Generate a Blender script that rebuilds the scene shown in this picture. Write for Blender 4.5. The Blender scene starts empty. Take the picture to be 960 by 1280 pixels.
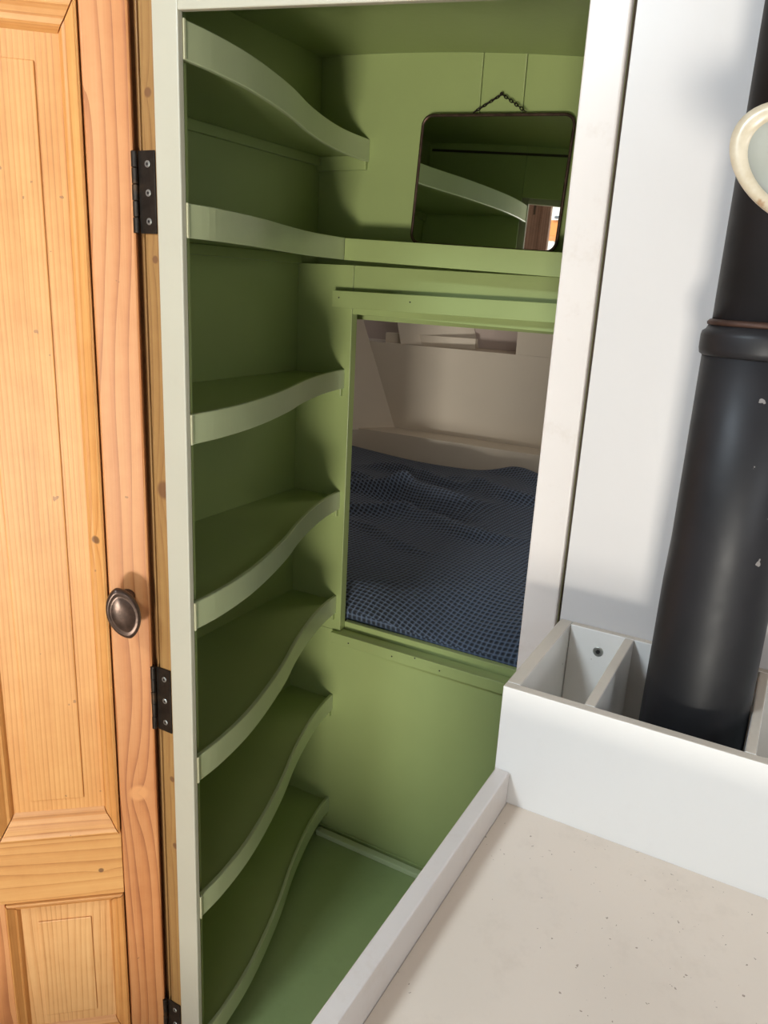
import bpy, bmesh, math, random
from mathutils import Vector, Matrix

random.seed(7)
U = 0.8            # metres per drawing unit
ZO = 1.408         # eye height above the floor, metres
C = bpy.context.scene.collection
scene = bpy.context.scene

def W(x, y, z):    # drawing units (eye at origin) -> metres (floor at 0)
    return Vector((x * U, y * U, z * U + ZO))

# ------------------------------------------------------------------ camera
cam_d = bpy.data.cameras.new('camera')
cam_d.sensor_fit = 'HORIZONTAL'; cam_d.sensor_width = 36.0
cam_d.lens = 36.0 * 966.0 / 960.0
cam_d.clip_start = 0.01
cam = bpy.data.objects.new('camera', cam_d); C.objects.link(cam)
right = Vector((0.8731, 0.4857, 0.0511)); fwd = Vector((-0.4537, 0.8452, -0.2821))
fwd.normalize(); right = (right - fwd * right.dot(fwd)).normalized(); up = right.cross(fwd)
cam.matrix_world = Matrix(((right.x, up.x, -fwd.x, 0), (right.y, up.y, -fwd.y, 0), (right.z, up.z, -fwd.z, ZO), (0, 0, 0, 1)))
scene.camera = cam
scene.cycles.diffuse_bounces = 7

# ------------------------------------------------------------------ world, light, exposure
world = bpy.data.worlds.new('sky'); scene.world = world; world.use_nodes = True
wn = world.node_tree; bgn = wn.nodes['Background']
bgn.inputs[0].default_value = (0.86, 0.93, 1.0, 1); bgn.inputs[1].default_value = 1.2

def area(name, loc, target, sx, sy, power, col):
    l = bpy.data.lights.new(name, 'AREA'); l.shape = 'RECTANGLE'; l.size = sx * U; l.size_y = sy * U
    l.energy = power; l.color = col
    o = bpy.data.objects.new(name, l); C.objects.link(o)
    o.location = W(*loc); d = (W(*target) - o.location)
    o.rotation_euler = d.to_track_quat('-Z', 'Y').to_euler()
    return o
area('light_sunlit_ground', (1.70, -6.3, -2.30), (-1.0, 1.5, -0.35), 1.15, 1.05, 330, (1.0, 0.96, 0.86))
area('light_doorway_sky', (0.10, -1.50, -0.60), (-0.2, 1.0, -0.6), 1.3, 1.5, 2.6, (0.84, 0.92, 1.0))
area('light_roof_fill', (-0.93, -0.75, 1.15), (-0.70, 1.6, -1.6), 0.40, 0.55, 30, (0.76, 0.89, 1.0))  # added cool fill for floor and lower wall; the roof has no window
area('light_side_fill', (1.22, -0.05, 0.05), (-0.6, 1.1, -0.5), 0.5, 0.5, 6.5, (0.90, 0.95, 1.0))  # added fill to brighten fascias and rack; the wall here is solid
area('light_berth_fill', (-0.70, 2.50, 0.36), (-1.3, 3.2, -0.7), 0.9, 0.35, 2.2, (1.0, 0.92, 0.82))  # added fill lighting the berth evenly; no window is built there
sd = bpy.data.lights.new('sun', 'SUN'); sd.energy = 3.0; sd.angle = 0.01; sd.color = (1, .95, .87)
sun = bpy.data.objects.new('sun', sd); C.objects.link(sun)
sun.rotation_euler = Vector((-0.35, -0.75, -0.85)).to_track_quat('-Z', 'Y').to_euler()

scene.view_settings.view_transform = 'Standard'; scene.view_settings.look = 'None'
scene.view_settings.gamma = 1.0; scene.view_settings.exposure = 0.17
scene.view_settings.use_curve_mapping = False

# ------------------------------------------------------------------ node helpers and materials
class NB:
    def __init__(s, name):
        s.m = bpy.data.materials.new(name); s.m.use_nodes = True
        s.t = s.m.node_tree; s.b = s.t.nodes['Principled BSDF']
    def n(s, kind, **kw):
        nd = s.t.nodes.new(kind)
        for k, v in kw.items(): setattr(nd, k, v)
        return nd
    def l(s, a, b): s.t.links.new(a, b)
    def put(s, sock, v):
        if hasattr(v, 'is_output') or isinstance(v, bpy.types.NodeSocket): s.l(v, sock)
        else: sock.default_value = v
    def math(s, op, a, b=0.0, c=None):
        nd = s.n('ShaderNodeMath', operation=op)
        s.put(nd.inputs[0], a); s.put(nd.inputs[1], b)
        if c is not None: s.put(nd.inputs[2], c)
        return nd.outputs[0]
    def coord(s, kind='Object'):
        return s.n('ShaderNodeTexCoord').outputs[kind]
    def mapped(s, scale, loc=(0, 0, 0), kind='Object', vec=None):
        mp = s.n('ShaderNodeMapping'); mp.inputs['Scale'].default_value = scale; mp.inputs['Location'].default_value = loc
        s.l(vec or s.coord(kind), mp.inputs['Vector']); return mp.outputs[0]
    def noise(s, vec, scale, detail=3, rough=0.5):
        nd = s.n('ShaderNodeTexNoise'); nd.inputs['Scale'].default_value = scale
        nd.inputs['Detail'].default_value = detail; nd.inputs['Roughness'].default_value = rough
        s.l(vec, nd.inputs['Vector']); return nd.outputs[0]
    def ramp(s, fac, stops):
        r = s.n('ShaderNodeValToRGB'); e = r.color_ramp.elements
        e[0].position, e[0].color = stops[0][0], (*stops[0][1], 1)
        e[1].position, e[1].color = stops[-1][0], (*stops[-1][1], 1)
        for p, c in stops[1:-1]:
            q = e.new(p); q.color = (*c, 1)
        s.l(fac, r.inputs[0]); return r.outputs[0]
    def mix(s, fac, a, b, mode='MIX'):
        nd = s.n('ShaderNodeMix', data_type='RGBA', blend_type=mode)
        s.put(nd.inputs[0], fac)
        for i, v in ((6, a), (7, b)):
            if isinstance(v, tuple): nd.inputs[i].default_value = (*v, 1)
            else: s.l(v, nd.inputs[i])
        return nd.outputs[2]
    def bump(s, h, dist, strength=1.0):
        nd = s.n('ShaderNodeBump'); nd.inputs['Distance'].default_value = dist; nd.inputs['Strength'].default_value = strength
        s.l(h, nd.inputs['Height']); s.l(nd.outputs[0], s.b.inputs['Normal'])
    def fin(s, col, rough, **kw):
        if isinstance(col, tuple): s.b.inputs['Base Color'].default_value = (*col, 1)
        else: s.l(col, s.b.inputs['Base Color'])
        s.put(s.b.inputs['Roughness'], rough)
        for k, v in kw.items(): s.b.inputs[k].default_value = v
        return s.m

def paint(name, col, rough=0.35, var=0.06, brush=0.0004, specks=0.0, dirt=0.0, dirtcol=(0.25, 0.2, 0.15), spsc=90, **kw):
    b = NB(name)
    n1 = b.noise(b.mapped((1, 1, 1)), 3.5, 3)
    lo = tuple(c * (1 - var) for c in col); hi = tuple(min(1, c * (1 + var)) for c in col)
    c = b.ramp(n1, [(0.3, lo), (0.7, hi)])
    if specks:
        sp = b.noise(b.mapped((1, 1, 1), (3, 1, 2)), spsc, 2)
        big = b.noise(b.mapped((1, 1, 1), (9, 1, 2)), 6, 2)
        f = b.math('MULTIPLY', b.math('GREATER_THAN', sp, 0.735 - specks), b.math('GREATER_THAN', big, 0.42))
        c = b.mix(b.math('MULTIPLY', f, 0.75), c, dirtcol)
    if dirt:
        d = b.noise(b.mapped((1, 1, 1), (5, 5, 5)), 14, 6, 0.75)
        f = b.ramp(d, [(0.55, (0, 0, 0)), (0.75, (dirt, dirt, dirt))])
        c = b.mix(f, c, dirtcol)
    h = b.noise(b.mapped((60, 60, 4)), 1.0, 3)
    b.bump(h, brush)
    return b.fin(c, rough, **kw)

GREEN = (0.350, 0.415, 0.165)
M = {}
M['green'] = paint('green_gloss_paint', GREEN, 0.30, 0.05, 0.0003)
M['green_edge'] = paint('lightened_green_edge', (0.50, 0.55, 0.33), 0.30, 0.05, 0.0003)  # shelf green lightened in the colour, making up for light the lamps lack
M['green_floor'] = paint('green_floor_paint', (0.32, 0.40, 0.175), 0.28, 0.07, 0.0003, specks=0.0, dirt=0.15, dirtcol=(0.12, 0.13, 0.05))
M['primer'] = paint('cream_edge_paint', (0.60, 0.58, 0.38), 0.5)
M['post'] = paint('cream_post_paint', (0.50, 0.475, 0.375), 0.38, 0.03, 0.0003, dirt=0.08)
M['white'] = paint('white_gloss_paint', (0.585, 0.555, 0.535), 0.36, 0.02, 0.0002)
M['white_worn'] = paint('worn_white_paint', (0.63, 0.58, 0.54), 0.30, 0.03, 0.0003, dirt=0.38, dirtcol=(0.45, 0.36, 0.28))
M['box_white'] = paint('box_white_paint', (0.80, 0.775, 0.73), 0.32, 0.02, 0.0002, specks=-0.04, dirt=0.06, dirtcol=(0.4, 0.35, 0.3))
M['box_edge'] = paint('box_edge_paint', (0.56, 0.495, 0.41), 0.40, 0.07, 0.0003, dirt=0.45, dirtcol=(0.42, 0.34, 0.26))
M['counter'] = paint('counter_paint', (0.70, 0.60, 0.50), 0.30, 0.05, 0.0003, specks=0.004, spsc=260, dirt=0.14, dirtcol=(0.22, 0.15, 0.10))
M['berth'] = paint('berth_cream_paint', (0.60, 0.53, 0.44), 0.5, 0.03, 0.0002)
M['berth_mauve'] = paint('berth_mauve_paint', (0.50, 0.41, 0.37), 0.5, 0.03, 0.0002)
M['dark_gap'] = paint('dark_gap_shadow_wood', (0.05, 0.035, 0.02), 0.8)
M['room_floor'] = paint('brown_floor_boards', (0.35, 0.24, 0.14), 0.45, 0.15)
M['ground'] = paint('pale_gravel_ground', (0.45, 0.42, 0.36), 0.9, 0.2)

def pine(name, axis, light, mid, dark, kcol=(0.16, 0.07, 0.03), freq=55, warp=0.03, fine=1.0, knots=(), rough=0.46, fig=0.5):
    """grain lines along `axis` (x or z) of the object's own space; knots: (x, y, z, radius) push the rings aside"""
    b = NB(name); sep = b.n('ShaderNodeSeparateXYZ'); co = b.coord(); b.l(co, sep.inputs[0])
    x, z = sep.outputs[0], sep.outputs[2]
    across, along = (x, z) if axis == 'z' else (z, x)
    sc = (9, 9, 0.9) if axis == 'z' else (0.9, 9, 9)
    w = b.math('SUBTRACT', b.noise(b.mapped(sc), 1.0, 2), 0.5)
    v = b.math('ADD', across, b.math('MULTIPLY', w, warp))
    kf = None
    for k in knots:
        dx = b.math('SUBTRACT', x, k[0]); dz = b.math('SUBTRACT', z, k[2])
        if axis == 'z': dz = b.math('MULTIPLY', dz, 0.45)
        else: dx = b.math('MULTIPLY', dx, 0.45)
        d2 = b.math('ADD', b.math('MULTIPLY', dx, dx), b.math('MULTIPLY', dz, dz))
        d = b.math('SQRT', d2)
        g = b.math('POWER', 2.718, b.math('MULTIPLY', d, -1.0 / (k[3] * 1.6)))
        v = b.math('ADD', v, b.math('MULTIPLY', g, k[3] * 1.5))
        if axis == 'z': dz2 = b.math('SUBTRACT', z, k[2]); dx2 = dx
        else: dz2 = dz; dx2 = b.math('SUBTRACT', x, k[0])
        r = b.math('SQRT', b.math('ADD', b.math('MULTIPLY', dx2, dx2), b.math('MULTIPLY', dz2, dz2)))
        core = b.math('SUBTRACT', 1.0, b.math('DIVIDE', r, k[3])); core = b.math('MAXIMUM', core, 0.0)
        core = b.math('MINIMUM', b.math('MULTIPLY', core, 3.0), 1.0)
        kf = core if kf is None else b.math('MAXIMUM', kf, core)
    ring = b.math('FRACT', b.math('MULTIPLY', v, freq))
    ring = b.math('POWER', ring, 3.0)
    fs = (420, 420, 5) if axis == 'z' else (5, 420, 420)
    fn = b.noise(b.mapped(fs), 1.0, 2)
    bs = (16, 16, 1.2) if axis == 'z' else (1.2, 16, 16)
    broad = b.noise(b.mapped(bs, (4, 2, 7)), 1.0, 3)
    blot = b.noise(b.mapped((1, 1, 1), (1, 6, 2)), 22, 5, 0.65)
    fac = b.math('ADD', b.math('MULTIPLY', ring, fig), b.math('MULTIPLY', b.math('SUBTRACT', fn, 0.5), 0.55 * fine))
    fac = b.math('ADD', fac, b.math('MULTIPLY', b.math('SUBTRACT', broad, 0.5), 0.9))
    fac = b.math('ADD', fac, b.math('MULTIPLY', b.math('SUBTRACT', blot, 0.5), 0.45))
    col = b.ramp(b.math('ADD', fac, 0.2), [(0.0, light), (0.45, mid), (1.0, dark)])
    if kf is not None: col = b.mix(b.math('MULTIPLY', kf, 0.85), col, kcol)
    mk = b.noise(b.mapped((1, 1, 1), (8, 3, 4)), 60, 2)
    col = b.mix(b.math('MULTIPLY', b.math('GREATER_THAN', mk, 0.75), 0.7), col, (0.30, 0.13, 0.05))
    b.bump(fac, 0.0006, 0.6)
    return b.fin(col, rough)

PL, PM_, PD = (0.74, 0.375, 0.120), (0.62, 0.265, 0.070), (0.38, 0.13, 0.03)
M['pine_panel'] = pine('honey_pine_panel', 'z', PL, PM_, PD, freq=150, warp=0.02, fig=0.42)
M['pine_panel_low'] = pine('honey_pine_lower_panel', 'z', (0.80, 0.46, 0.19), (0.68, 0.34, 0.12), PD, freq=110, warp=0.07, fig=0.45)
M['pine_stile'] = pine('reddish_pine_stile', 'z', (0.68, 0.32, 0.125), (0.56, 0.22, 0.072), (0.33, 0.105, 0.033), freq=60, warp=0.12, fine=0.6, fig=0.62,
                       knots=[(-0.010, 0, -1.02 * U + ZO, 0.017)], kcol=(0.72, 0.33, 0.12))
M['pine_rail'] = pine('honey_pine_rail', 'x', (0.74, 0.39, 0.13), (0.64, 0.30, 0.088), PD, freq=55, warp=0.10, fine=0.6, fig=0.42,
                      knots=[(-0.075, 0, -1.20 * U + ZO, 0.005)])
M['pine_mould'] = pine('honey_pine_moulding', 'z', (0.72, 0.36, 0.115), (0.58, 0.245, 0.065), (0.28, 0.095, 0.025), freq=90, warp=0.03, fig=0.4,
                       knots=[(-0.054, 0, -0.475 * U + ZO, 0.007)])
M['pine_mould_h'] = pine('honey_pine_cross_moulding', 'x', (0.72, 0.36, 0.115), (0.58, 0.245, 0.065), (0.28, 0.095, 0.025), freq=90, warp=0.03, fig=0.4)
M['pine_jamb'] = pine('ochre_pine_jamb', 'z', (0.38, 0.215, 0.072), (0.30, 0.155, 0.05), (0.15, 0.065, 0.02), freq=80, warp=0.03, fig=0.35,
                      knots=[(0.006, 0, 0.27 * U + ZO - 0.9, 0.007), (0.010, 0, 0.02 * U + ZO - 0.9, 0.006), (0.014, 0, -0.375 * U + ZO - 0.9, 0.016),
                             (0.012, 0, -0.98 * U + ZO - 0.9, 0.006), (0.015, 0, -1.14 * U + ZO - 0.9, 0.007)])
M['pine_groove'] = pine('dark_brown_pine', 'z', (0.30, 0.16, 0.06), (0.22, 0.11, 0.04), (0.10, 0.045, 0.015), freq=80, warp=0.02)  # darker brown pine for the set-back jamb strips
M['weathered'] = pine('weathered_brown_wood', 'z', (0.34, 0.20, 0.13), (0.24, 0.13, 0.08), (0.10, 0.05, 0.03), freq=70, warp=0.04, rough=0.8)

def metal(name, col, rough, met=0.8, var=0.3, rust=None, bump=0.0002, sc=40):
    b = NB(name); n1 = b.noise(b.mapped((1, 1, 1)), sc, 4, 0.65)
    c = b.ramp(n1, [(0.3, tuple(k * (1 - var) for k in col)), (0.7, tuple(min(1, k * (1 + var)) for k in col))])
    if rust:
        r = b.noise(b.mapped((1, 1, 1), (2, 7, 4)), sc * 0.8, 5, 0.7)
        c = b.mix(b.ramp(r, [(0.58, (0, 0, 0)), (0.68, (0.8, 0.8, 0.8))]), c, rust)
    b.bump(n1, bump)
    return b.fin(c, rough, Metallic=met)
M['iron'] = metal('black_iron', (0.035, 0.028, 0.022), 0.38, 0.7, 0.5, rust=(0.09, 0.055, 0.03))
M['screw'] = metal('worn_steel_screw', (0.42, 0.44, 0.42), 0.35, 0.9)
M['slot'] = metal('screw_recess', (0.02, 0.02, 0.02), 0.7, 0.2)
M['knob'] = metal('dark_bronze_knob', (0.085, 0.052, 0.038), 0.30, 0.55, 0.45, sc=60)
M['frame'] = metal('tarnished_brown_frame', (0.10, 0.06, 0.045), 0.4, 0.8, 0.4, sc=60)
M['chain'] = metal('dark_chain_metal', (0.035, 0.025, 0.02), 0.5, 0.8)

b = NB('mirror_silvering')
n1 = b.noise(b.mapped((1, 1, 1)), 220, 2)
M['mirror'] = b.fin(b.mix(b.math('MULTIPLY', b.math('GREATER_THAN', n1, 0.76), 0.6), (0.93, 0.97, 0.95), (0.85, 0.85, 0.85)), 0.015, Metallic=1.0)

b = NB('black_stove_enamel')
nz = b.noise(b.mapped((1, 1, 1)), 9, 4)
ch = b.noise(b.mapped((1, 1, 1), (3, 3, 3)), 55, 3)
cl = b.noise(b.mapped((1, 1, 1), (7, 3, 3)), 7, 2)
mk = b.math('MULTIPLY', b.math('GREATER_THAN', ch, 0.72), b.math('GREATER_THAN', cl, 0.5))
c = b.ramp(nz, [(0.3, (0.009, 0.009, 0.010)), (0.7, (0.016, 0.015, 0.017))])
c = b.mix(b.math('MULTIPLY', mk, 0.6), c, (0.35, 0.32, 0.30))
b.bump(nz, 0.002, 0.5)
M['pipe'] = b.fin(c, b.math('ADD', 0.40, b.math('MULTIPLY', ch, 0.16)), **{'Specular IOR Level': 0.32})
M['pipe_rust'] = metal('rusty_collar_edge', (0.05, 0.024, 0.016), 0.6, 0.4, 0.5)

b = NB('cream_enamel')
n1 = b.noise(b.mapped((1, 1, 1)), 45, 4, 0.7)
c = b.ramp(n1, [(0.36, (0.56, 0.49, 0.37)), (0.56, (0.48, 0.40, 0.28)), (0.64, (0.32, 0.17, 0.08)), (0.74, (0.18, 0.08, 0.04))])
M['enamel_rim'] = b.fin(c, 0.3)
M['enamel_in'] = paint('grey_white_enamel', (0.44, 0.45, 0.41), 0.2, 0.06, 0.0001)

b = NB('blue_waffle_cloth')
sep = b.n('ShaderNodeSeparateXYZ'); b.l(b.coord('UV'), sep.inputs[0])
q = 2 * math.pi
sx = b.math('ABSOLUTE', b.math('SINE', b.math('MULTIPLY', sep.outputs[0], q / 2)))
sy = b.math('ABSOLUTE', b.math('SINE', b.math('MULTIPLY', sep.outputs[1], q / 2)))
cell = b.math('MULTIPLY', sx, sy)
inv = b.math('SUBTRACT', 1.0, cell)
col = b.ramp(inv, [(0.0, (0.015, 0.019, 0.030)), (0.45, (0.036, 0.048, 0.076)), (1.0, (0.135, 0.18, 0.275))])
fz = b.noise(b.mapped((1, 1, 1)), 400, 2)
b.bump(b.math('ADD', inv, b.math('MULTIPLY', fz, 0.2)), 0.004, 1.0)
M['cloth'] = b.fin(col, 0.9)
b.b.inputs['Sheen Weight'].default_value = 0.15
M['mattress'] = paint('pale_mattress_ticking', (0.5, 0.48, 0.42), 0.9)
M['orange'] = paint('orange_canvas', (0.85, 0.30, 0.09), 0.8, 0.06)
M['render_wall'] = paint('white_rendered_wall', (0.85, 0.83, 0.78), 0.8, 0.04)
M['slate'] = paint('slate_grey_paint', (0.12, 0.13, 0.15), 0.6)
b = NB('window_glass')
M['glass'] = b.fin((1, 1, 1), 0.0, **{'Transmission Weight': 1.0, 'IOR': 1.02})

# ------------------------------------------------------------------ object helpers
def tag(o, label=None, cat=None, group=None, kind=None):
    if label: o['label'] = label
    if cat: o['category'] = cat
    if group: o['group'] = group
    if kind: o['kind'] = kind
    return o

def link(name, bm, mat, parent=None, origin=None, smooth=False, local=False):
    """bm holds metres in world space (or the parent's space when local)"""
    me = bpy.data.meshes.new(name)
    bmesh.ops.recalc_face_normals(bm, faces=bm.faces)
    o = bpy.data.objects.new(name, me); C.objects.link(o)
    if local: off = Vector((0, 0, 0))
    elif parent is not None: off = Vector(parent['_o'])
    elif origin is not None: off = Vector(origin)
    else:
        xs = [v.co for v in bm.verts]
        off = Vector([(min(p[i] for p in xs) + max(p[i] for p in xs)) / 2 for i in range(3)]); off.z = min(p.z for p in xs)
    if off.length: bmesh.ops.translate(bm, verts=bm.verts, vec=-off)
    bm.to_mesh(me); bm.free()
    if parent is not None:
        o.parent = parent
        if '_o' in parent and not local: o['_o'] = parent['_o']
    else:
        o.location = off; o['_o'] = tuple(off)
    for m in (mat if isinstance(mat, (list, tuple)) else [mat]): me.materials.append(m)
    if smooth:
        for p in me.polygons: p.use_smooth = True
    return o

def empty(name, loc, rotz=0.0):
    o = bpy.data.objects.new(name, None); C.objects.link(o)
    o.location = loc; o.rotation_euler = (0, 0, rotz); o['_o'] = tuple(loc); o.empty_display_size = 0.05
    return o

def hexa(bm, P):                       # eight corners: bottom four then top four, both the same way round
    v = [bm.verts.new(p) for p in P]
    for f in ((0, 3, 2, 1), (4, 5, 6, 7), (0, 1, 5, 4), (1, 2, 6, 5), (2, 3, 7, 6), (3, 0, 4, 7)): bm.faces.new([v[i] for i in f])
    return v

def bevel(bm, w, seg=2):
    if w > 0:
        bmesh.ops.recalc_face_normals(bm, faces=bm.faces)
        es = [e for e in bm.edges if e.is_manifold and e.calc_face_angle(0) > 0.5]
        bmesh.ops.bevel(bm, geom=es, offset=w, segments=seg, affect='EDGES', profile=0.5, clamp_overlap=True)

def box(bm, x0, x1, y0, y1, z0, z1, slope=0.0, w=True):
    """slope tips the heights along x (dz per unit from x0)"""
    s = slope * (x1 - x0)
    P = [(x0, y0, z0), (x1, y0, z0 + s), (x1, y1, z0 + s), (x0, y1, z0), (x0, y0, z1), (x1, y0, z1 + s), (x1, y1, z1 + s), (x0, y1, z1)]
    hexa(bm, [W(*p) if w else Vector(p) * U for p in P])

def bx(name, x0, x1, y0, y1, z0, z1, mat, parent=None, bev=0.0012, slope=0.0):
    bm = bmesh.new(); box(bm, x0, x1, y0, y1, z0, z1, slope); bevel(bm, bev)
    return link(name, bm, mat, parent)

def prism(bm, outline, z0, z1):        # outline in metres (x, y); z in metres
    lo = [bm.verts.new((x, y, z0)) for x, y in outline]; hi = [bm.verts.new((x, y, z1)) for x, y in outline]
    n = len(lo); bm.faces.new(lo[::-1]); bm.faces.new(hi)
    for i in range(n): bm.faces.new((lo[i], lo[(i + 1) % n], hi[(i + 1) % n], hi[i]))

def lathe(bm, prof, c, seg=48, axis=None, cap0=False, cap1=False):
    """prof: (radius, height) metres; axis: 3x3 matrix giving the spin frame"""
    A = axis or Matrix.Identity(3); rings = []
    for r, h in prof:
        rings.append([bm.verts.new(Vector(c) + A @ Vector((r * math.cos(2 * math.pi * i / seg), r * math.sin(2 * math.pi * i / seg), h))) for i in range(seg)])
    for a, b_ in zip(rings, rings[1:]):
        for i in range(seg): bm.faces.new((a[i], a[(i + 1) % seg], b_[(i + 1) % seg], b_[i]))
    if cap0: bm.faces.new(rings[0][::-1])
    if cap1: bm.faces.new(rings[-1])

def tube(bm, pts, r, seg=10, closed=False):
    pts = [Vector(p) for p in pts]; n = len(pts); rings = []; prev = None
    for i, p in enumerate(pts):
        a = pts[(i - 1) % n] if (closed or i > 0) else p; c = pts[(i + 1) % n] if (closed or i < n - 1) else p
        t = (c - a).normalized()
        if prev is None: prev = t.orthogonal()
        u = (prev - t * prev.dot(t)).normalized(); prev = u; v = t.cross(u)
        rings.append([bm.verts.new(p + (u * math.cos(2 * math.pi * k / seg) + v * math.sin(2 * math.pi * k / seg)) * r) for k in range(seg)])
    m = n if closed else n - 1
    for i in range(m):
        a, c = rings[i], rings[(i + 1) % n]
        for k in range(seg): bm.faces.new((a[k], a[(k + 1) % seg], c[(k + 1) % seg], c[k]))
    if not closed: bm.faces.new(rings[0][::-1]); bm.faces.new(rings[-1])

# ------------------------------------------------------------------ closet shell
XL, YF, YB, YU, ZF = -1.31, 1.0, 1.86, 1.95, -1.76
def roof_z(x):                         # gently bowed roof over the closet
    return 0.5775 - 0.020 * (x + 1.31) - 0.078 * (x + 1.31) ** 2

tag(bx('floor', -2.6, 1.3, -1.6, YF, ZF - .05, ZF, M['room_floor']), kind='structure')
tag(bx('floor', XL, -.2, YF, 3.6, ZF - .05, ZF, M['green_floor']), kind='structure', label='green painted closet floor')
wl = bx('wall_left', XL - .03, XL, YF + .0225, YU + .03, ZF, .62, M['green']); tag(wl, kind='structure')
# closet front wall seen from inside (and in the mirror), behind the posts
tag(bx('wall_front', XL, -.945, 1.0225, 1.0290, ZF, .62, M['green']), kind='structure')
tag(bx('wall_front', -.9445, -.2, 1.0225, 1.0290, .392, .62, M['green'], slope=-.06), kind='structure')
tag(bx('wall_right', -.26, -.2525, 1.0295, YU + .03, ZF, .60, M['green']), kind='structure')
tag(bx('trim_10', -1.30, -.28, 1.0292, 1.032, .549, .557, M['dark_gap'], bev=0, slope=-.055), kind='structure', label='dark open joint under the roof, seen in the mirror')
# upper back wall of three boards
wu = empty('wall_back', W(-.8, YU, .1)); tag(wu, kind='structure')
for x0, x1 in ((XL, -.840), (-.838, -.728), (-.726, -.26)):
    bx('board', x0, x1, YU, YU + .02, .03, .60, M['green'], wu, 0.0015)
bx('backing', XL, -.26, YU + .02, YU + .025, -.1, .60, M['green'], wu, 0)
# lower back wall round the berth opening
wb = empty('wall_back', W(-.8, YB, ZF)); tag(wb, kind='structure', label='green lower back wall with the berth opening')
OX0, OX1, OZ0, OZ1 = -1.130, -.40, -1.028, -.080
bx('board', XL, OX0, YB, YB + .028, OZ0, .045, M['green'], wb, 0.0006)
bx('board', OX0 + .0015, -.26, YB, YB + .028, OZ1 - .002, .045, M['green'], wb, 0.001, slope=-.014)
bx('board', XL, -.26, YB, YB + .022, ZF, OZ0 - .0005, M['green'], wb, 0.0004)
bx('board', OX1, -.26, YB, YB + .022, OZ0 + .001, OZ1 - .012, M['green'], wb, 0.001)
bx('sill', OX0, -.26, YB + .026, YB + .045, OZ0 - .05, -1.004, M['green'], wb, 0.0015)
# curved roof boards
cl = empty('ceiling', W(-.8, 1.5, .56)); tag(cl, kind='structure')
def roof_strip(name, x0, x1, y0, y1, mat, parent, n=6, zf=roof_z, th=.02):
    bm = bmesh.new(); rows = []
    for i in range(n + 1):
        x = x0 + (x1 - x0) * i / n; z = zf(x)
        rows.append([bm.verts.new(W(x, y, zz)) for y, zz in ((y0, z), (y1, z), (y1, z + th), (y0, z + th))])
    for a, c in zip(rows, rows[1:]):
        for k in range(4): bm.faces.new((a[k], a[(k + 1) % 4], c[(k + 1) % 4], c[k]))
    bm.faces.new(rows[0]); bm.faces.new(rows[-1][::-1])
    return link(name, bm, mat, parent)
for y0, y1 in ((1.0185, YU + .03),):
    roof_strip('board', XL - .03, -.24, y0 + .004, y1, M['green'], cl, 12)
bx('trim_1', -.66, -.26, YB - .012, YB - .0005, ZF, ZF + .012, M['green'], None, 0.0005)['kind'] = 'structure'
tag(bx('trim_2', -1.30, -.26, 1.853, 1.859, ZF, -1.741, M['green']), kind='structure')
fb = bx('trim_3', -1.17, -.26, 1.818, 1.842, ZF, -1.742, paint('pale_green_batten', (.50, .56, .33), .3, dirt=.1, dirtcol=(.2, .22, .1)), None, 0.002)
tag(fb, kind='structure', label='pale green batten along the foot of the back wall')

# ------------------------------------------------------------------ posts, head and the white partition
tag(bx('trim_4', -.978, -.926, .990, 1.002, ZF, .60, M['post'], bev=.0015), kind='structure', label='narrow cream post left of the closet opening')
tag(bx('trim_5', -.9255, -.301, .990, 1.002, .376, .60, M['post'], bev=.0015, slope=-.075), kind='structure', label='cream head board over the closet opening')
tag(bx('trim_6', -.300, -.252, .988, 1.002, ZF, .60, M['white_worn'], bev=.002), kind='structure', label='white painted post right of the closet opening')
tag(bx('wall_right', -.248, 1.25, .996, 1.02, ZF, 1.2, M['white'], bev=.0008), kind='structure', label='white partition panel behind the stove pipe')
tag(bx('trim_7', -.2515, -.2485, 1.0005, 1.003, ZF, .6, M['dark_gap'], bev=0), kind='structure')
# pine jamb with a dark groove
j = empty('door_2', W(-1.0, .99, ZF)); tag(j, kind='structure', label='narrow pine jamb left of the cream post')
def jamb(name, x0, x1, y0, y1, mat):
    bm = bmesh.new(); box(bm, x0, x1, y0, y1, ZF, .60); bevel(bm, .0008)
    o = link(name, bm, mat, None, origin=W(-1.0, .99, ZF) + Vector((0, 0, .9))); o.parent = j
    o.location = (0, 0, .9); return o
jamb('jamb_strip', -1.0075, -.979, .992, 1.02, M['pine_jamb'])
jamb('groove', -1.016, -1.0078, 1.000, 1.02, M['pine_groove'])
jamb('bead', -1.020, -1.0165, .997, 1.02, M['pine_jamb'])
jamb('groove', -1.075, -1.0205, 1.006, 1.02, M['pine_groove'])

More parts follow.
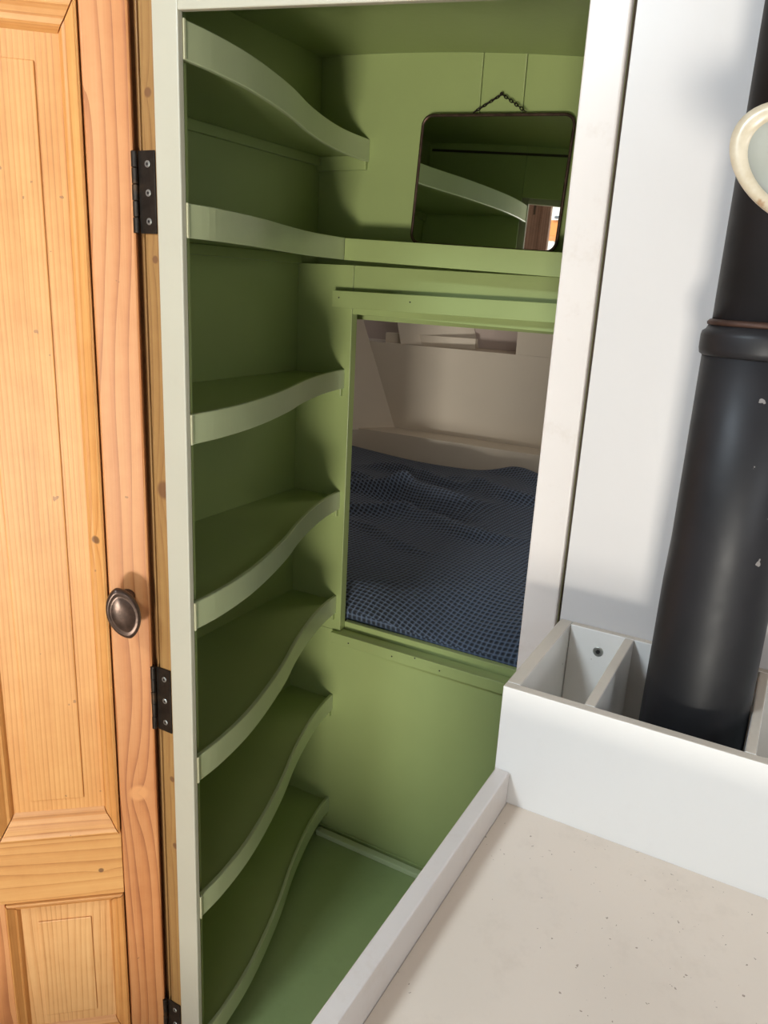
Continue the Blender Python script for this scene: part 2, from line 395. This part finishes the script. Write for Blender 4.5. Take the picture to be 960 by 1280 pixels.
# ------------------------------------------------------------------ wavy shelves
CUR = [(-.927, 1.005), (-.930, 1.075), (-.946, 1.18), (-.974, 1.287), (-1.018, 1.42), (-1.066, 1.54), (-1.103, 1.65), (-1.130, 1.75), (-1.145, 1.84), (-1.149, 1.95)]
def curve_pts(yend, n=44):
    out = []
    for i in range(n + 1):
        y = 1.005 + (yend - 1.005) * i / n
        for k in range(len(CUR) - 1):
            if CUR[k][1] <= y <= CUR[k + 1][1] + 1e-9:
                t = (y - CUR[k][1]) / (CUR[k + 1][1] - CUR[k][1])
                p0 = CUR[max(0, k - 1)]; p1 = CUR[k]; p2 = CUR[k + 1]; p3 = CUR[min(len(CUR) - 1, k + 2)]
                def tan(a, c): return (c[0] - a[0]) / (c[1] - a[1]) if c[1] != a[1] else 0
                h = p2[1] - p1[1]; m1 = tan(p0, p2) * h; m2 = tan(p1, p3) * h
                x = (2 * t**3 - 3 * t**2 + 1) * p1[0] + (t**3 - 2 * t**2 + t) * m1 + (-2 * t**3 + 3 * t**2) * p2[0] + (t**3 - t**2) * m2
                out.append((x, y)); break
    return out
def shelf(lip, yend, label, depth=.055, cleats=True):
    t = empty('wavy_shelf', W(XL, 1.45, lip - .04))
    tag(t, label, 'shelf', 'wavy fronted green shelves up the left wall')
    cp = curve_pts(yend)
    if yend < 1.8: cp = [(x if y < 1.6 else x + .0, y) for x, y in cp]
    # board
    inner = [(x - .010, y) for x, y in cp]
    bm = bmesh.new(); prism(bm, [(x * U, y * U) for x, y in [(XL, 1.030), (-.943, 1.030)] + [(x, y) for x, y in inner if y >= 1.030] + [(XL, yend)]], (lip - .040) * U + ZO, (lip - .018) * U + ZO)
    link('shelf_board', bm, M['green'], t)
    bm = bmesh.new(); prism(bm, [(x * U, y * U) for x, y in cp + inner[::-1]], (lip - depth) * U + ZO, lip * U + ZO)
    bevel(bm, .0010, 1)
    f = link('fascia', bm, M['green_edge'], t); f['label'] = 'green wavy front strip, lightened to make up for missing light'
    bm = bmesh.new(); box(bm, -.9295, -.9245, 1.0025, 1.006, lip - depth, lip); link('end_grain', bm, M['primer'], t)
    if cleats:
        zc = lip - .040
        bx('cleat', XL, XL + .012, 1.0295, yend - .013, zc - .024, zc, M['green'], t)
        xe = cp[-1][0] - .004
        bx('cleat', XL, xe, yend - .012, yend, lip - depth - .021, zc - .0005 if False else lip - .040, M['green'], t)
    return t
shelf(.369, YU, 'topmost wavy green shelf, seen from below under the ceiling')
shelf(-.233, YB, 'green wavy shelf ending beside the top part of the berth opening', .053)
shelf(-.585, YB, 'green wavy shelf ending halfway up the side of the berth opening')
shelf(-.914, YB, 'green wavy shelf ending level with the foot of the berth opening', .058)
shelf(-1.251, YB, 'green wavy shelf second from the floor, just below the berth opening')
shelf(-1.63, YB, 'lowest green wavy shelf, just above the closet floor')
# second shelf down meets the mirror ledge
SH2 = [(-.927, 1.005), (-.930, 1.08), (-.970, 1.25), (-1.035, 1.43), (-1.080, 1.57), (-1.100, 1.68), (-1.106, 1.772)]
old = CUR; CUR = SH2 + [(-1.106, 1.95)]
t2 = shelf(.109, 1.772, 'second green wavy shelf from the top, joining the mirror ledge', .053, cleats=False)
CUR = old
bx('shelf_board', XL, -1.12, 1.7725, 1.94, .069, .091, M['green'], t2)
bx('cleat', XL, XL + .012, 1.0295, YB - .002, .044, .0685, M['green'], t2)

# ledge under the mirror
lg = empty('mirror_ledge', W(-.8, 1.86, .08)); tag(lg, 'green ledge with plain front board carrying the mirror', 'ledge')
bx('front_board', -1.104, -.262, 1.768, 1.780, .055, .108, M['green'], lg, 0.001, slope=-.035)
bx('shelf_board', -1.118, -.262, 1.781, 1.948, .070, .092, M['green'], lg, 0.0005, slope=-.035)
# sliding track rail above the berth opening, cleat below
rl = empty('track_rail', W(-.9, 1.84, -.07)); tag(rl, 'long green batten standing proud above the berth opening', 'batten')
bx('batten', -1.172, -.262, 1.822, 1.834, -.066, -.022, M['green'], rl, 0.001)
bx('spacer', -1.160, -.262, 1.8345, 1.8595, -.066, -.048, M['green'], rl, 0.0005)
cb = empty('lower_track_batten', W(-.9, 1.84, -1.06)); tag(cb, 'green batten under the berth opening with four dark nail holes', 'batten')
bx('batten', -1.150, -.262, 1.838, 1.8595, -1.062, -1.027, M['green'], cb, 0.0015)
def dot(p, r, n, parent, mat, name='nail_hole'):
    bm = bmesh.new(); zax = Vector(n).normalized(); A = zax.to_track_quat('Z', 'Y').to_matrix()
    lathe(bm, [(r, 0), (r, .0006)], W(*p), 12, A, True, True); return link(name, bm, mat, parent)
for x in (-1.150, -.935): dot((x, 1.822, -.040), .0016, (0, -1, 0), rl, M['slot'])
for x in (-1.085, -.935, -.78, -.86): dot((x, 1.838, -1.047 if x != -.86 else -1.031), .0018, (0, -1, 0), cb, M['slot'])

# ------------------------------------------------------------------ mirror on its chain
MC = W(-.782, 1.905, .252); mr = empty('hanging_mirror', MC)
tag(mr, 'rounded rectangular mirror with thin brown metal frame hung by a chain', 'mirror')
TILT, LEAN, YAW = .034, -.043, .036
Rm = Matrix.Rotation(YAW, 3, 'Z') @ Matrix.Rotation(LEAN, 3, 'X') @ Matrix.Rotation(TILT, 3, 'Y')
def rr(w, h, r, n=8):
    out = []
    for cx, cz, a0 in ((w - r, h - r, 0), (-w + r, h - r, 90), (-w + r, -h + r, 180), (w - r, -h + r, 270)):
        for i in range(n + 1):
            a = math.radians(a0 + 90 * i / n); out.append((cx + r * math.cos(a), cz + r * math.sin(a)))
    return out
mw, mh = .192 * U, .152 * U
bm = bmesh.new()
tube(bm, [MC + Rm @ Vector((x, 0, z)) for x, z in rr(mw, mh, .020)], .0032, 8, True)
link('mirror_frame', bm, M['frame'], mr, smooth=True)
bm = bmesh.new(); o1 = rr(mw - .001, mh - .001, .019)
a = [bm.verts.new(MC + Rm @ Vector((x, -.0004, z))) for x, z in o1]; c_ = [bm.verts.new(MC + Rm @ Vector((x, .003, z))) for x, z in o1]
bm.faces.new(a); bm.faces.new(c_[::-1])
for i in range(len(a)): bm.faces.new((a[i], a[(i + 1) % len(a)], c_[(i + 1) % len(a)], c_[i]))
link('mirror_glass', bm, M['mirror'], mr)
bm = bmesh.new()
apex = W(-.775, 1.93, .452)
for px in (-.835, -.703):
    p0 = W(px, 1.906, .409 - (px + .782) * .034)
    n = 9; d = (apex - p0) / n
    for i in range(n):
        c0 = p0 + d * (i + .5); L = d.length * .72; u = d.normalized()
        side = u.cross(Vector((0, 1, 0))).normalized() if i % 2 else Vector((0, 1, 0))
        pts = []
        for k in range(10):
            a_ = 2 * math.pi * k / 10; pts.append(c0 + u * math.cos(a_) * L + side * math.sin(a_) * L * .42)
        tube(bm, pts, .0010, 5, True)
link('chain', bm, M['chain'], mr, smooth=True)
bm = bmesh.new(); lathe(bm, [(.0014, 0), (.0014, .018), (.0035, .018), (.0035, .020)], W(-.775, YU, .452), 10, Matrix.Rotation(math.radians(90), 3, 'X'), True, True)
tag(link('nail', bm, M['chain'], None), 'small dark nail in the green wall holding the mirror chain', 'nail')

# ------------------------------------------------------------------ berth beyond the opening
BW = 3.54
tag(bx('wall_far', -2.6, .1, BW, BW + .02, ZF, -.285, M['berth'], bev=0), kind='structure', label='cream panel behind the bed')
tag(bx('wall_far', -1.243, .1, BW, BW + .02, -.2845, .55, M['berth'], bev=0), kind='structure', label='cream panel right of the berth niche')
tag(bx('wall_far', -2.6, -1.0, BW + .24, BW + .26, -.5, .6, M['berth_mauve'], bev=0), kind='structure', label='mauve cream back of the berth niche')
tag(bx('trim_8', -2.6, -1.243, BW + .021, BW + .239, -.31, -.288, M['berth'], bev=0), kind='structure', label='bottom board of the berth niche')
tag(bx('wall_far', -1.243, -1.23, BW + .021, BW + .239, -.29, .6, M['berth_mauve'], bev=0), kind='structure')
bm = bmesh.new()
def slab(bm, q, th):                   # quad given in drawing units, thickened by th metres against its normal
    P = [W(*p) for p in q]; n = (P[1] - P[0]).cross(P[2] - P[0]).normalized() * th
    hexa(bm, P + [p + n for p in P])
slab(bm, [(-1.86, 3.539, -.72), (-2.06, 3.30, -.72), (-2.60, 3.30, .60), (-2.40, 3.539, .60)], .01)
tag(link('wall_berth_side', bm, M['berth']), kind='structure', label='slanting cream side wall of the berth')
bm = bmesh.new(); slab(bm, [(-1.52, 3.76, -.285), (-1.86, 3.55, -.285), (-2.0, 3.56, .25), (-1.72, 3.77, .25)], .01)
tag(link('wall_niche_side', bm, M['berth']), kind='structure', label='slanting cream side board inside the niche')
bm = bmesh.new(); prism(bm, [(-1.96 * U, 3.57 * U), (-1.50 * U, 3.66 * U), (-1.50 * U, 3.69 * U), (-1.96 * U, 3.60 * U)], -.2875 * U + ZO, -.236 * U + ZO)
tag(link('trim_9', bm, M['berth']), kind='structure', label='short cream upstand in the niche')
bl = empty('berth_ledge', W(-1.2, 3.45, -.72)); tag(bl, 'cream ledge along the far side of the bed', 'ledge')
bx('ledge_top', -2.06, .1, 3.40, 3.538, -.725, -.712, M['berth'], bl, 0.001, slope=.0)
bx('front_board', -2.06, .1, 3.385, 3.40, -1.15, -.712, M['berth'], bl, 0.001)
tag(bx('wall_berth_left', -2.62, -2.6, 1.9, 3.6, ZF, .6, M['berth'], bev=0), kind='structure')
tag(bx('wall_berth_front', -2.6, -1.312, 1.985, 2.0, ZF, .6, M['berth'], bev=0), kind='structure')
tag(bx('wall_berth_right', .1, .12, 1.9, 3.6, ZF, .6, M['berth'], bev=0), kind='structure')
tag(bx('wall_berth_front', -.245, .1, 1.90, 1.915, ZF, .6, M['berth'], bev=0), kind='structure')
tag(bx('ceiling', -2.62, .12, 1.985, 3.9, .60, .62, M['berth'], bev=0), kind='structure')
mt = bx('mattress', -2.05, .08, 1.93, 3.38, -1.30, -1.05, M['mattress'], None, .02); tag(mt, 'pale mattress hidden beneath the blue waffle blanket', 'mattress')
bs = bx('bed_base', -2.05, .08, 1.93, 3.38, ZF, -1.305, M['berth'], None, .002); tag(bs, 'cream berth base carrying the mattress', 'bed base')

def blanket():
    bm = bmesh.new(); uv = bm.loops.layers.uv.new('UVMap')
    x0, x1, y0, y1 = -2.04, .06, 1.908, 3.382; nx, ny = 230, 190
    def hz(x, y):
        t = (y - y0) / (y1 - y0)
        z = -.985 + .060 * (1 - math.exp(-(y - y0) / .075)) + .105 * t
        z += .012 * math.sin(5.1 * x + 2.0 * y) * min(1, t * 6) + .008 * math.sin(3.3 * x - 7 * y + 1)
        z += .020 * math.sin(11 * x + 1.2) * math.exp(-((y - 2.00) / .09) ** 2)
        def fold(cx, cy, ang, ln, wd, h):
            dx, dy = x - cx, y - cy; c, s = math.cos(ang), math.sin(ang)
            u, v = dx * c + dy * s, -dx * s + dy * c; v += .05 * math.sin(u * 9)
            return 1.15 * h * math.exp(-(u / ln) ** 4 - (v / (wd * .68)) ** 2)
        z += fold(-1.50, 3.12, -.10, .28, .050, .045) + fold(-1.14, 3.06, -.12, .30, .05, .040)
        z += fold(-1.35, 2.86, .15, .26, .075, .060) + fold(-1.62, 2.80, .75, .25, .045, .038)
        z += fold(-1.45, 2.62, .9, .20, .040, .030) + fold(-1.12, 2.62, .02, .26, .06, .035)
        z += fold(-1.85, 2.95, .4, .2, .05, .035) + fold(-1.28, 2.42, -.10, .20, .035, .020)
        z += fold(-1.00, 3.28, -.3, .25, .05, .040)
        z -= fold(-1.30, 2.74, .10, .22, .05, .025)
        return z
    vs = []
    for jy in range(ny + 1):
        row = []
        for i in range(nx + 1):
            x = x0 + (x1 - x0) * i / nx; y = y0 + (y1 - y0) * jy / ny
            row.append(bm.verts.new(W(x, y, hz(x, y))))
        vs.append(row)
    cell = .0172
    for jy in range(ny):
        for i in range(nx):
            f = bm.faces.new((vs[jy][i], vs[jy][i + 1], vs[jy + 1][i + 1], vs[jy + 1][i]))
            for lp in f.loops:
                x = lp.vert.co.x / U; y = lp.vert.co.y / U; z = (lp.vert.co.z - ZO) / U
                q = x * .97 - y * .22 + .03 * math.sin(4 * y + 3 * x); r = y + (z + .9) * .8 + x * .20 + .03 * math.sin(9 * x + 1.5) + .03 * math.sin(6 * y + 4 * x)
                lp[uv].uv = (q / cell, r / cell)
    # hem turned down all round
    rim = [vs[0][i] for i in range(nx + 1)]
    low = [bm.verts.new(v.co + Vector((0, .004, -.05))) for v in rim]
    for i in range(nx):
        f = bm.faces.new((rim[i], low[i], low[i + 1], rim[i + 1]))
        for lp in f.loops:
            lp[uv].uv = (lp.vert.co.x / U / cell, lp.vert.co.z / U / cell)
    o = link('waffle_blanket', bm, M['cloth'], None, smooth=True)
    md = o.modifiers.new('thickness', 'SOLIDIFY'); md.thickness = .006; md.offset = -1
    return tag(o, 'rumpled dark blue waffle weave blanket on the bed', 'blanket')
blanket()

# ------------------------------------------------------------------ pine door (its own space: x along the width, y into the wood, z up)
DP = W(-1.04, .97, 0); DP.z = 0
ang = math.atan2(.65, .76)
door = empty('pine_door', DP, ang); door['_o'] = (0, 0, 0)
tag(door, 'honey pine panelled door with dark bronze knob, left of the closet', 'door')
def dbox(name, s0, s1, y0, y1, z0, z1, mat, bev=.001):
    bm = bmesh.new()
    P = [(s0, y0, z0), (s1, y0, z0), (s1, y1, z0), (s0, y1, z0), (s0, y0, z1), (s1, y0, z1), (s1, y1, z1), (s0, y1, z1)]
    hexa(bm, [Vector((p[0] * U, p[1] * U, p[2] * U + ZO)) for p in P]); bevel(bm, bev)
    return link(name, bm, mat, door, local=True)
TOP, BOT = .50, -1.745
dbox('stile', -.050, .024, 0, .034, BOT, TOP, M['pine_stile'], .0035)
dbox('stile', -.640, -.570, 0, .034, BOT, TOP, M['pine_stile'], .0035)
dbox('muntin', -.330, -.2855, .0005, .034, BOT + .1, TOP - .1, M['pine_stile'], .0008)
dbox('rail', -.5695, -.0505, .0003, .034, .395, TOP, M['pine_rail'])
dbox('rail', -.5695, -.0505, -.0003, .034, -1.262, -1.112, M['pine_rail'])
dbox('rail', -.5695, -.0505, .0003, .034, BOT, -1.66, M['pine_rail'])
def panel(s0, s1, z0, z1, wl_, wr, wb_, wt, mat):
    dbox('panel', s0 - .004, s1 + .004, .018, .026, z0 - .004, z1 + .004, mat, 0)
    dbox('raised_field', s0 + wl_ + .032, s1 - wr - .038, .0145, .018, z0 + wb_ + .026, z1 - wt - .040, mat, .0022)
    e_ = .0012; o = [(s0 + e_, z0 + e_), (s1 - e_, z0 + e_), (s1 - e_, z1 - e_), (s0 + e_, z1 - e_)]; n = [(s0 + wl_, z0 + wb_), (s1 - wr, z0 + wb_), (s1 - wr, z1 - wt), (s0 + wl_, z1 - wt)]
    prof = [(0, -.0045), (.12, -.0065), (.25, -.004), (.42, .001), (.62, .006), (.78, .0075), (.90, .012), (1.0, .0178)]
    for k in range(4):
        a, c = o[k], o[(k + 1) % 4]; ai, ci = n[k], n[(k + 1) % 4]
        bm = bmesh.new(); r1, r2 = [], []
        g = .0014
        for f, y in prof + [(1.0, .0182), (0.0, .0182)]:
            p = Vector((a[0] + (ai[0] - a[0]) * f, y, a[1] + (ai[1] - a[1]) * f)); q = Vector((c[0] + (ci[0] - c[0]) * f, y, c[1] + (ci[1] - c[1]) * f))
            d = (q - p).normalized() * g; p += d; q -= d
            r1.append(bm.verts.new((p.x * U, p.y * U, p.z * U + ZO))); r2.append(bm.verts.new((q.x * U, q.y * U, q.z * U + ZO)))
        m = len(r1)
        for i in range(m): bm.faces.new((r1[i], r1[(i + 1) % m], r2[(i + 1) % m], r2[i]))
        bm.faces.new(r1[::-1]); bm.faces.new(r2)
        link('moulding', bm, M['pine_mould'] if k % 2 else M['pine_mould_h'], door, local=True)
for s0, s1 in ((-.285, -.0505), (-.5695, -.3305)):
    panel(s0, s1, -1.112, .395, .030, .032, .055, .050, M['pine_panel'])
    panel(s0, s1, -1.66, -1.262, .024, .034, .05, .028, M['pine_panel_low'])
# knob: pointed oval, hollowed face, on a short stem
def knob():
    kc = Vector((-.018 * U, -.052 * U, -.598 * U + ZO)); bm = bmesh.new()
    A = Matrix.Rotation(math.radians(-13), 3, 'Y')
    H, Wd, N = .0405, .0235, 40
    def ring(k, y, dz=0):
        out = []
        for i in range(N):
            a_ = 2 * math.pi * i / N; z = math.cos(a_); x = math.sin(a_)
            xw = math.copysign(abs(x) ** 1.25, x)
            out.append(bm.verts.new(kc + A @ Vector((xw * Wd * k, y, z * H * k + dz))))
        return out
    spec = [(.05, -.009), (.25, -.0088), (.5, -.0082), (.66, -.0066), (.74, -.0058), (.82, -.0072), (.92, -.0066), (.985, -.004), (1.0, 0), (.97, .004), (.85, .0075), (.62, .011), (.40, .014), (.33, .018), (.32, .030), (.36, .036), (.44, .0405)]
    rs = [ring(k, y) for k, y in spec]
    for r_, (k, y) in zip(rs, spec):   # stem is round and leaves from the upper half
        if y > .012:
            for i, v in enumerate(r_):
                a_ = 2 * math.pi * i / N; rad = Wd * k * 1.1
                v.co = kc + Vector((.001 + rad * math.sin(a_), y, .010 + rad * math.cos(a_)))
    for a_, b_ in zip(rs, rs[1:]):
        for i in range(N): bm.faces.new((a_[i], a_[(i + 1) % N], b_[(i + 1) % N], b_[i]))
    bm.faces.new(rs[0][::-1]); bm.faces.new(rs[-1])
    k = link('knob', bm, M['knob'], door, local=True, smooth=True); k['label'] = 'dark bronze pointed oval knob'
knob()

# ------------------------------------------------------------------ hinges on the jamb
def hinge(z0, z1, label, x0=-1.016, x1=-.9795):
    t = empty('hinge', W((x0 + x1) / 2, .99, z0)); tag(t, label, 'hinge', 'black hinges on the pine jamb')
    bx('leaf', x0 + .001, x1, .9885, .9915, z0, z1, M['iron'], t, .0006)
    n = 5; h = (z1 - z0) / n
    for i in range(n):
        bm = bmesh.new(); r = .0048 * U if i % 2 else .0052 * U
        lathe(bm, [(r * .85, .0003), (r, .001), (r, h * U - .001), (r * .85, h * U - .0003)], W(x0 - .005, .986, z0 + i * h), 16, None, True, True)
        link('knuckle', bm, M['iron'], t, smooth=False)
    bx('leaf', x0 - .014, x0 - .0098, .990, .9935, z0, z1, M['iron'], t, .0004)
    for k in range(3):
        z = z1 - (z1 - z0) * (.16 + .345 * k); xx = (x0 + x1) / 2 + .003 + .002 * k * 0
        bm = bmesh.new(); A = Matrix.Rotation(math.radians(90), 3, 'X')
        lathe(bm, [(.0044, 0), (.0044, .0004), (.0038, .0009), (.0018, .0009)], W(xx, .9885, z), 20, A, True, False)
        s_ = link('screw', bm, M['screw'], t, smooth=False)
        bm = bmesh.new(); lathe(bm, [(.0019, 0.0002), (.0019, .0010)], W(xx, .9885, z), 12, A, True, True)
        link('socket', bm, M['slot'], s_)
hinge(.060, .186, 'upper black iron hinge on the pine jamb beside the second shelf')
hinge(-.872, -.735, 'middle black iron hinge on the pine jamb below the knob')
hinge(-1.68, -1.565, 'lowest black iron hinge, cut by the bottom edge of the picture')

# ------------------------------------------------------------------ utensil rack, counter
rk = empty('utensil_rack', W(-.1, .88, -.58)); tag(rk, 'white wooden compartment rack at the back of the counter round the pipe', 'rack')
RT = -.432
def two(name, x0, x1, y0, y1, z0, z1, parent, bev=.0012):   # body with a duller worn top edge
    bm = bmesh.new(); box(bm, x0, x1, y0, y1, z0, z1); bevel(bm, bev)
    o = link(name, bm, [M['box_white'], M['box_edge']], parent)
    zt = max(v.co.z for v in o.data.vertices)
    for p in o.data.polygons:
        if p.normal.z > .6 and p.center.z > zt - .003: p.material_index = 1
    return o
two('front_board', -.246, .30, .768, .781, -.64, RT, rk)
two('back_board', -.229, .30, .984, .995, -.58, RT, rk)
two('side_board', -.246, -.2295, .7815, .995, -.64, RT, rk)
two('divider', -.1560, -.1440, .7815, .9835, -.58, RT, rk)
two('divider', .0075, .0180, .7815, .9835, -.58, RT, rk)
two('side_board', .285, .30, .7815, .9835, -.58, RT, rk)
bx('bottom_board', -.229, .284, .7815, .9835, -.585, -.5805, M['box_white'], rk, 0)
bm = bmesh.new(); A = Matrix.Rotation(math.radians(90), 3, 'X')
sp = W(-.188, .984, -.462)
lathe(bm, [(.0056, 0), (.0056, .0005), (.0048, .0012), (.0026, .0012), (.0024, .0003)], sp, 20, A, True, True); sc_ = link('screw', bm, M['screw'], rk)
bm = bmesh.new(); lathe(bm, [(.0024, .0004), (.0024, .0011)], sp, 6, A, True, True); link('socket', bm, M['slot'], sc_)

ct = empty('counter', W(.2, .45, -1.5)); tag(ct, 'cream painted counter tray with raised left edge rail', 'counter')
bx('worktop', -.226, .62, .15, .7675, -.600, -.5805, M['counter'], ct, 0)
bm = bmesh.new(); box(bm, -.2445, -.2265, .15, .7670, -.66, -.5385); bevel(bm, .0015)
link('edge_rail', bm, M['white_worn'], ct)
bx('cupboard_front', -.236, .62, .16, .99, ZF, -.6605, M['white'], ct, .001)

# ------------------------------------------------------------------ stove pipe
pp = empty('stove_pipe', W(-.0505, .879, -.57)); tag(pp, 'black stove pipe rising out of the white rack', 'stove pipe')
def cyl(name, cx, cy, prof, mat, parent, seg=64):
    bm = bmesh.new(); c = W(cx, cy, 0)
    lathe(bm, [(r * U, z * U) for r, z in prof], c, seg, None, True, True); return link(name, bm, mat, parent, smooth=True)
PX, PY = -.0515, .8785
cyl('pipe', PX, PY, [(.0575, -.57), (.0575, -.47), (.0568, -.40), (.0562, -.30), (.0545, -.25), (.0545, -.048), (.052, -.047)], M['pipe'], pp)
cyl('pipe', PX, PY, [(.050, -.06), (.050, 1.19), (.050, 1.199)], M['pipe'], pp)
cyl('collar', PX, PY, [(.0545, -.052), (.0575, -.050), (.0585, -.045), (.0585, -.032), (.0575, -.028), (.0545, -.026), (.0525, -.022), (.0503, -.021)], M['pipe'], pp)
o = cyl('rust_ring', PX, PY, [(.0500, -.0225), (.0540, -.0215), (.0545, -.019), (.0520, -.0165), (.0500, -.016)], M['pipe_rust'], pp); o['label'] = 'rusty lip above the collar'
# ------------------------------------------------------------------ enamel bowl hung in front of the pipe
en = empty('enamel_ladle', W(-.03, .62, .09)); tag(en, 'cream enamel ladle hanging in front of the black pipe, cut by the frame', 'ladle')
EC = W(-.0265, .60, .086)
nrm = Vector((-.10, -1.0, .10)).normalized(); roll = Matrix.Rotation(math.radians(-32), 3, 'Z')
A = nrm.to_track_quat('Z', 'Y').to_matrix() @ roll
EA, EB = .057 * U, .034 * U
def ell(bm, prof):
    rings = []; seg = 56
    for k, h in prof:
        rings.append([bm.verts.new(EC + A @ Vector((EA * k * math.cos(2 * math.pi * i / seg), EB * k * math.sin(2 * math.pi * i / seg), h))) for i in range(seg)])
    for a_, b_ in zip(rings, rings[1:]):
        for i in range(seg): bm.faces.new((a_[i], a_[(i + 1) % seg], b_[(i + 1) % seg], b_[i]))
    return rings
bm = bmesh.new(); r = ell(bm, [(.76, 0.0), (.75, -.004), (.68, -.014), (.5, -.024), (.3, -.029), (.05, -.030)]); bm.faces.new(r[-1])
link('bowl_inside', bm, M['enamel_in'], en, smooth=True)
bm = bmesh.new(); r = ell(bm, [(.76, 0.0), (.79, .0018), (.89, .0026), (.99, .0014), (1.0, -.001), (.985, -.003), (.92, -.005), (.80, -.018), (.6, -.028), (.3, -.033), (.05, -.034)]); bm.faces.new(r[-1])
link('rolled_rim', bm, M['enamel_rim'], en, smooth=True)
bm = bmesh.new(); tube(bm, [EC + Vector((.034, 0, .008)), EC + Vector((.06, .004, .06)), EC + Vector((.066, .006, .16)), EC + Vector((.066, .008, .30)), EC + Vector((.066, .0, .33)), EC + Vector((.066, -.012, .325))], .004, 10)
link('handle', bm, M['enamel_rim'], en, smooth=True)
bm = bmesh.new(); tube(bm, [EC + Vector((-.1, -.006, .318)), EC + Vector((.6, -.006, .318))], .004, 10)
yw = W(0, .995, 0).y
for dx in (-.09, .59): tube(bm, [EC + Vector((dx, -.006, .318)), Vector((EC.x + dx, yw, EC.z + .318))], .004, 8)
tag(link('hanging_rod', bm, M['iron'], None, smooth=True), 'thin black rod above the picture that carries the ladle', 'rod')

# ------------------------------------------------------------------ the rest of the wagon behind the viewer
tag(bx('wall_room_left', -2.62, -2.6, -1.6, 1.02, ZF, 1.2, M['white'], bev=0), kind='structure')
tag(bx('wall_room_front', -2.6, -1.08, 1.003, 1.022, ZF, 1.2, M['white'], bev=0), kind='structure')
tag(bx('wall_room_front', -.9785, -.250, 1.0025, 1.018, .45, 1.2, M['white'], bev=0), kind='structure')
tag(bx('wall_room_front', -1.08, -.979, 1.003, 1.022, .6002, 1.2, M['white'], bev=0), kind='structure')
tag(bx('wall_room_right', 1.25, 1.27, -1.6, 1.02, ZF, 1.2, M['white'], bev=0), kind='structure')
tag(bx('ceiling', -2.62, 1.27, -1.62, 1.02, 1.2, 1.22, M['white'], bev=0), kind='structure')
for a_ in ((-2.6, -1.72, ZF, 1.2), (-1.72, -1.25, ZF, .30), (-1.72, -1.25, 1.10, 1.2), (-1.25, -.60, ZF, 1.2), (-.60, .75, .20, 1.2), (.75, 1.25, ZF, 1.2)):
    tag(bx('wall_rear', a_[0], a_[1], -1.62, -1.6, a_[2], a_[3], M['white'], bev=0), kind='structure')
ws = empty('window_1', W(-1.5, -1.6, .3)); tag(ws, kind='structure', label='weathered brown window jamb seen only in the mirror')
bx('jamb_board', -1.665, -1.545, -1.598, -1.57, .302, .93, M['weathered'], ws, .003)
bx('jamb_board', -1.544, -1.478, -1.598, -1.55, .302, .865, M['weathered'], ws, .004)
bx('slot', -1.600, -1.588, -1.5698, -1.567, .80, .87, M['dark_gap'], ws, 0)
gr = bx('ground', -14, 14, -22, -1.63, -2.6, -2.5, M['ground'], bev=0); tag(gr, kind='structure')
th = empty('rendered_house', W(-4.5, -8, -2.5)); tag(th, 'white rendered building with orange awning outside, seen only in the mirror', 'building')
bx('wall', -8, -1.2, -9.5, -7.0, -2.5, 2.6, M['render_wall'], th, .01)
bx('awning', -2.64, -2.2, -6.3, -5.9, 1.33, 1.52, M['orange'], th, .01)
bx('awning_rail', -2.50, -2.2, -5.9, -5.86, 1.53, 1.56, M['slate'], th, .004)
bx('bracket', -2.63, -2.60, -7.0, -6.3, 1.36, 1.40, M['slate'], th, .002)

for o in list(bpy.data.objects):
    if '_o' in o: del o['_o']
